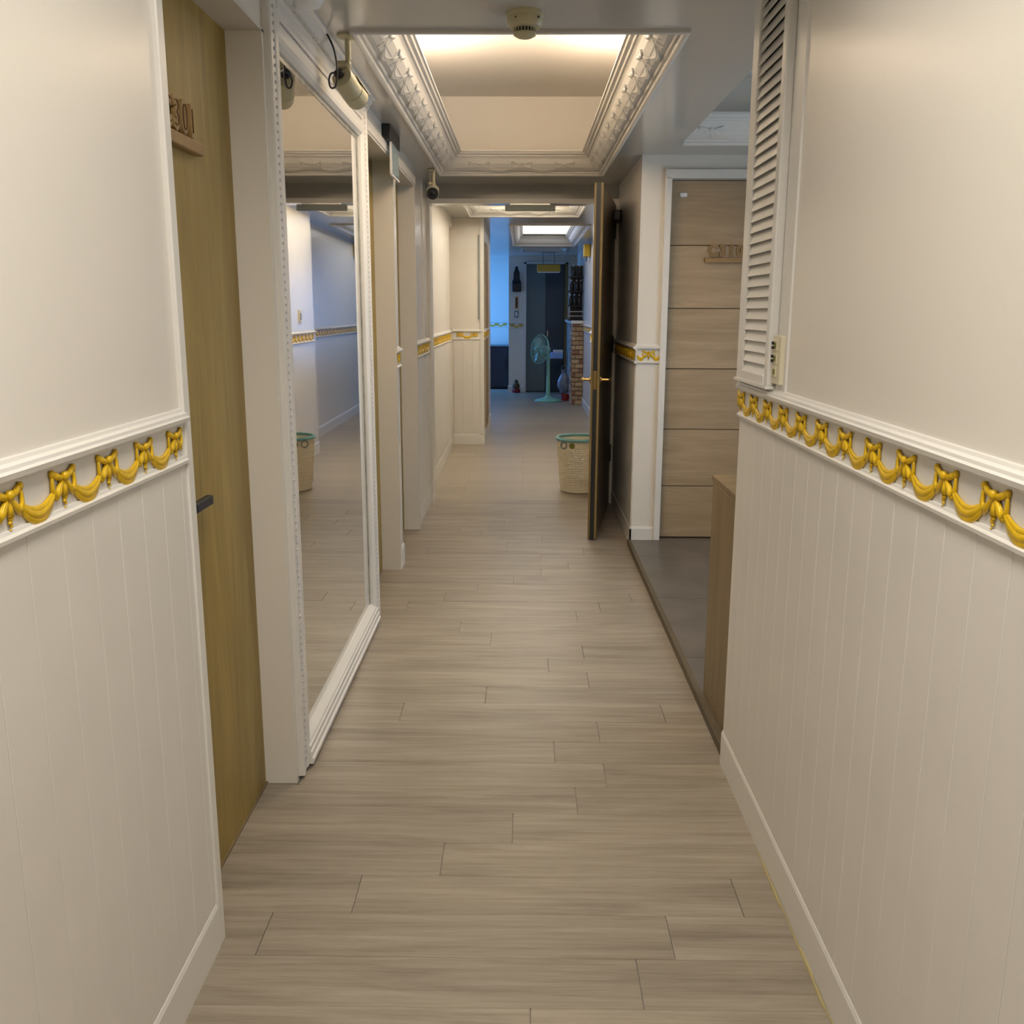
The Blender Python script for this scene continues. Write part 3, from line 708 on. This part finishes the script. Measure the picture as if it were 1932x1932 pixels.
MB().lathe([(.001, 0), (.022, 0), (.022, .004), (.001, .006)], hc, 16, (math.cos(a), math.sin(a), 0)).build('tag', M['olive'], bk)['label'] = 'olive green round tag'

# ------------------------------------------------------------------ stand fan
fn = empty('stand_fan', (.385, 14.88, 0), 'mint green stand fan facing left at the corridor end', 'fan')
fc = (.385, 14.88)
MB().lathe([(.205, .0), (.21, .012), (.19, .03), (.10, .05), (.045, .075), (.03, .10)], (*fc, 0), 32).build('base', M['mint'], fn, smooth=True)
MB().lathe([(.034, .09), (.030, .35), (.026, .62), (.030, .68), (.026, .74)], (*fc, 0), 20).build('column', M['mint'], fn, smooth=True)
MB().box(.355, .362, 14.84, 14.87, .40, .58).box(.352, .366, 14.84, 14.856, .42, .44).box(.352, .366, 14.84, 14.856, .47, .49).build('control_panel', M['teal'], fn)
hcx = Vector((.285, 14.85, .80)); fa = Vector((-.80, -.58, .12)).normalized()
MB().lathe([(.03, -.14), (.06, -.12), (.07, -.05), (.05, .0)], hcx, 20, fa).build('motor_housing', M['mint'], fn, smooth=True)
MB().tube([(.385, 14.88, .72), (.37, 14.88, .78), tuple(hcx - fa * .06)], .022, 10).build('neck', M['mint'], fn, smooth=True)
cg = MB(); Rm = fa.to_track_quat('Z', 'Y').to_matrix(); RR = .225
for rr, zz in ((RR, .04), (RR, .05), (RR * .66, .10), (RR * .66, -.005), (RR * .33, .115), (RR * .33, -.01)):
    cg.tube([hcx + Rm @ Vector((rr * math.cos(q), rr * math.sin(q), zz)) for q in [2 * math.pi * k / 36 for k in range(37)]], .0045 if rr == RR else .002, 5)
for k in range(48):
    q = 2 * math.pi * k / 48; d_ = lambda r_, z_: hcx + Rm @ Vector((r_ * math.cos(q), r_ * math.sin(q), z_))
    cg.tube([d_(.03, .12), d_(RR * .6, .105), d_(RR, .05), d_(RR * .6, -.005), d_(.05, -.012)], .0016, 4)
tag(cg.build('cage', M['mint'], fn), kind='stuff')
for k in range(3):
    q0 = 2 * math.pi * k / 3; b = MB(); rows = []
    for r_ in (.03, .08, .14, .19):
        wd = .5 - .3 * abs(r_ - .12) / .1 if r_ > .05 else .3
        rows.append([hcx + Rm @ Vector((r_ * math.cos(q0 + e_), r_ * math.sin(q0 + e_), .045 + h_)) for e_, h_ in ((-wd, -.02), (0, .0), (wd, .02), (wd, .022), (0, .003), (-wd, -.018))])
    b.grid(rows).build('blade', M['acrylic'], fn, smooth=True)
MB().lathe([(.04, .105), (.04, .118), (.01, .124)], hcx, 16, fa).build('hub_badge', M['teal'], fn)

# ------------------------------------------------------------------ far end of the corridor
# brick faced ledge
lg = empty('wall_ledge', (.80, 15.4, 0), kind='structure')
MB().box(.735, .889, 14.372, 16.56, 0, 1.20).build('core', M['grout'], lg)
MB().box(.705, .889, 14.33, 16.56, 1.20, 1.245).build('cap', M['trim'], lg, bevel=.006)
z = .004; i = 0
while z < 1.17:
    cuts = (.722, .83, .889) if i % 2 else (.722, .775, .889)
    for a, b in zip(cuts[:-1], cuts[1:]):
        bo = MB().box(a + .003, b - .003, 14.350 - random.uniform(0, .006), 14.372, z, z + .058).build('brick', random.choice(M['bricks']), lg, bevel=.004, seg=1)
    y = 14.372
    for k in range(4):
        MB().box(.722 - random.uniform(0, .006), .735, y + .003, y + .20, z, z + .058).build('brick', random.choice(M['bricks']), lg, bevel=.004, seg=1); y += .205
    z += .068; i += 1
# dark rack on the ledge
rk = empty('display_rack', (.78, 14.85, 1.245), 'tall black slatted rack with dark ornaments on the brick ledge', 'rack')
MB().box(.70, .885, 14.645, 14.66, 1.245, 2.05).build('back_board', M['black'], rk)
for z in (1.245, 1.45, 1.66, 1.87): MB().box(.66, .885, 14.50, 14.64, z, z + .018).build('shelf', M['blackmetal'], rk)
for i in range(5): MB().box(.66 + .008 * i, .885, 14.49, 14.50, 1.275 + i * .032, 1.286 + i * .032).build('slat', M['steel'] if i % 2 else M['blackmetal'], rk)
for x, z in [(.70, 1.468), (.76, 1.468), (.83, 1.468), (.71, 1.678), (.79, 1.678), (.85, 1.678), (.74, 1.888), (.83, 1.888)]:
    b = MB().lathe([(.026, 0), (.028, .004), (.028, .09), (.022, .105), (.010, .118), (.010, .15)], (x, 14.57, z), 14).build('dark_ornament', M['black'], rk, smooth=True)
    MB().lathe([(.0115, .145), (.0115, .165), (.008, .166)], (x, 14.57, z), 10).build('ornament_cap', M['steel'], b)
# lantern, signs and switch on the end wall
lt_ = empty('wall_lantern', (-.125, 16.6, 1.70), 'black pagoda shaped wall lantern beside the far dark door', 'lantern')
MB().box(-.205, -.045, 16.46, 16.6, 1.70, 1.86).build('housing', M['black'], lt_, bevel=.02)
MB().grid([[(-.125 + s * w_, y, z) for s, y in ((-1, 16.53 - w_), (1, 16.53 - w_), (1, 16.53 + w_ * .8), (-1, 16.53 + w_ * .8))] for w_, z in ((.08, 1.86), (.055, 1.91), (.05, 2.02), (.03, 2.06), (.02, 2.12))]).build('roof', M['black'], lt_)
MB().box(-.15, -.10, 16.58, 16.6, 1.75, 1.82).build('wall_plate', M['blackmetal'], lt_)
pq = empty('wall_plaque', (-.125, 16.6, 1.42), 'narrow vertical bronze plaque below the black wall lantern', 'plaque')
MB().box(-.150, -.102, 16.588, 16.6, 1.42, 1.62).build('plate', M['brass'], pq, bevel=.003); MB().box(-.142, -.110, 16.586, 16.588, 1.44, 1.60).build('inset', M['signdark'], pq)
s2 = empty('wall_switch', (-.125, 16.6, 1.27), 'grey wall switch under the bronze plaque at corridor end', 'switch')
MB().box(-.165, -.092, 16.59, 16.6, 1.27, 1.39).build('plate', M['grey'], s2, bevel=.003); MB().box(-.145, -.112, 16.585, 16.59, 1.30, 1.36).build('rocker', M['white'], s2)
ys_ = empty('hanging_lamp', (.39, 15.5, CZ2), 'amber lamp box hanging from ceiling before the far dark door', 'lamp')
MB().box(.205, .575, 15.45, 15.55, 1.995, 2.105).build('shade', M['amber'], ys_, bevel=.006); MB().box(.215, .565, 15.46, 15.54, 1.978, 1.995).build('diffuser', M['white'], ys_)
MB().box(.27, .51, 15.46, 15.54, CZ2 - .012, CZ2 + .004).build('canopy', M['blackmetal'], ys_)
MB().tube([(.30, 15.5, 2.105), (.30, 15.5, CZ2)], .004, 6).build('rod', M['blackmetal'], ys_); MB().tube([(.48, 15.5, 2.105), (.48, 15.5, CZ2)], .004, 6).build('rod', M['blackmetal'], ys_)
cd = empty('black_cabinet', (-.45, 17.4, 0), 'black floor cabinet against the blue lit far wall', 'cabinet')
MB().box(-.80, -.275, 17.2, 17.69, .02, .76).build('body', M['fridge'], cd, bevel=.01); MB().box(-.79, -.285, 17.185, 17.2, .05, .74).build('door', M['fridge'], cd, bevel=.004)
MB().box(-.32, -.305, 17.16, 17.185, .35, .55).build('handle', M['blackmetal'], cd); MB().box(-.81, -.265, 17.18, 17.69, .76, .78).build('top', M['navy'], cd)
st = empty('side_stand', (.55, 16.2, 0), 'small dark side stand behind the mint stand fan', 'stand')
MB().box(.43, .68, 16.05, 16.35, .57, .60).build('top', M['fridge'], st)
for x in (.44, .655):
    for y in (16.06, 16.325): MB().box(x, x + .015, y, y + .015, 0, .57).build('leg', M['blackmetal'], st)
MB().box(.445, .66, 16.07, 16.33, .20, .22).build('shelf', M['fridge'], st)
bx = empty('tissue_box', (.55, 16.15, .60), 'bright blue box with white top on the dark side stand', 'box')
MB().box(.45, .66, 16.08, 16.24, .60, .70).build('body', M['bluebox'], bx, bevel=.004); MB().box(.50, .66, 16.10, 16.22, .70, .745).build('lid', M['white'], bx, bevel=.006)
bg = empty('plastic_bag', (.65, 15.25, 0), 'crumpled blue grey plastic bag leaning by the brick ledge', 'bag')
b = MB(); rings = []
for i, (z, r_) in enumerate([(.10, .05), (.14, .085), (.22, .10), (.30, .095), (.37, .07), (.42, .03), (.47, .05)]):
    rings.append([(.65 + .01 * math.sin(i * 2) + (r_ + random.uniform(-.012, .012)) * math.cos(2 * math.pi * k / 14), 15.25 + (r_ + random.uniform(-.01, .01)) * .8 * math.sin(2 * math.pi * k / 14), z) for k in range(14)])
b.grid(rings).build('sack', M['bag'], bg, smooth=True)
MB().tube([(.62, 15.25, .44), (.60, 15.25, .50), (.64, 15.25, .54), (.68, 15.25, .50), (.67, 15.25, .44)], .006, 6).build('handle', M['bag'], bg)
bt = empty('red_tub', (.66, 15.02, 0), 'small dark red tub on the floor by the brick ledge', 'tub')
MB().lathe([(.05, .0), (.062, .006), (.07, .10), (.066, .10), (.058, .012), (.002, .012)], (.66, 15.02, 0), 20).build('body', M['red'], bt, smooth=True)
MB().lathe([(.068, .095), (.074, .095), (.074, .106), (.068, .106)], (.66, 15.02, 0), 20, ring=True).build('rim', M['red'], bt)
og = empty('floor_ornament', (-.125, 16.45, 0), 'small dark brown ornament on floor below the wall lantern', 'ornament')
MB().lathe([(.05, 0), (.07, .01), (.075, .05), (.05, .07)], (-.125, 16.45, 0), 16).build('base', M['red'], og, smooth=True)
MB().lathe([(.05, .07), (.065, .10), (.055, .15), (.03, .17), (.035, .20), (.01, .225)], (-.125, 16.45, 0), 16).build('body', M['darkwood'], og, smooth=True)
# gold wall sconce on the far right wall
sn = empty('wall_sconce', (.889, 13.2, 2.10), 'amber box sconce high on the far right wall', 'sconce')
MB().box(.80, .88, 13.08, 13.32, 2.10, 2.26).build('shade', M['amber'], sn, bevel=.006); MB().box(.875, .889, 13.12, 13.28, 2.12, 2.24).build('wall_plate', M['brass'], sn); MB().box(.835, .845, 13.2, 13.21, 2.04, 2.10).build('pull_stem', M['blackmetal'], sn)
# outlet on the right wall beyond the doorway
ot = empty('wall_outlet', (.655, 8.75, 1.27), 'ivory wall plate above the rail beyond the doorway, seen in mirror', 'outlet')
MB().box(.645, .655, 8.70, 8.80, 1.27, 1.39).build('plate', M['cream2'], ot, bevel=.002); MB().box(.640, .645, 8.735, 8.765, 1.30, 1.36).build('rocker', M['brass'], ot)
# corner trim strips on the far projecting wall
t = trim_root((-.42, 9.97, 0))
MB().box(-.45, -.412, 9.955, 9.97, .11, CZ2).build('corner_strip', M['trim'], t); MB().box(-.425, -.412, 10.5, 11.2, 0, 2.1).build('door_edge', M['signwood'], t)
MB().tube([(-.462, 9.955, 1.30), (-.462, 9.955, 2.14)], .006, 6).build('lamp_tube', M['grey'], t)
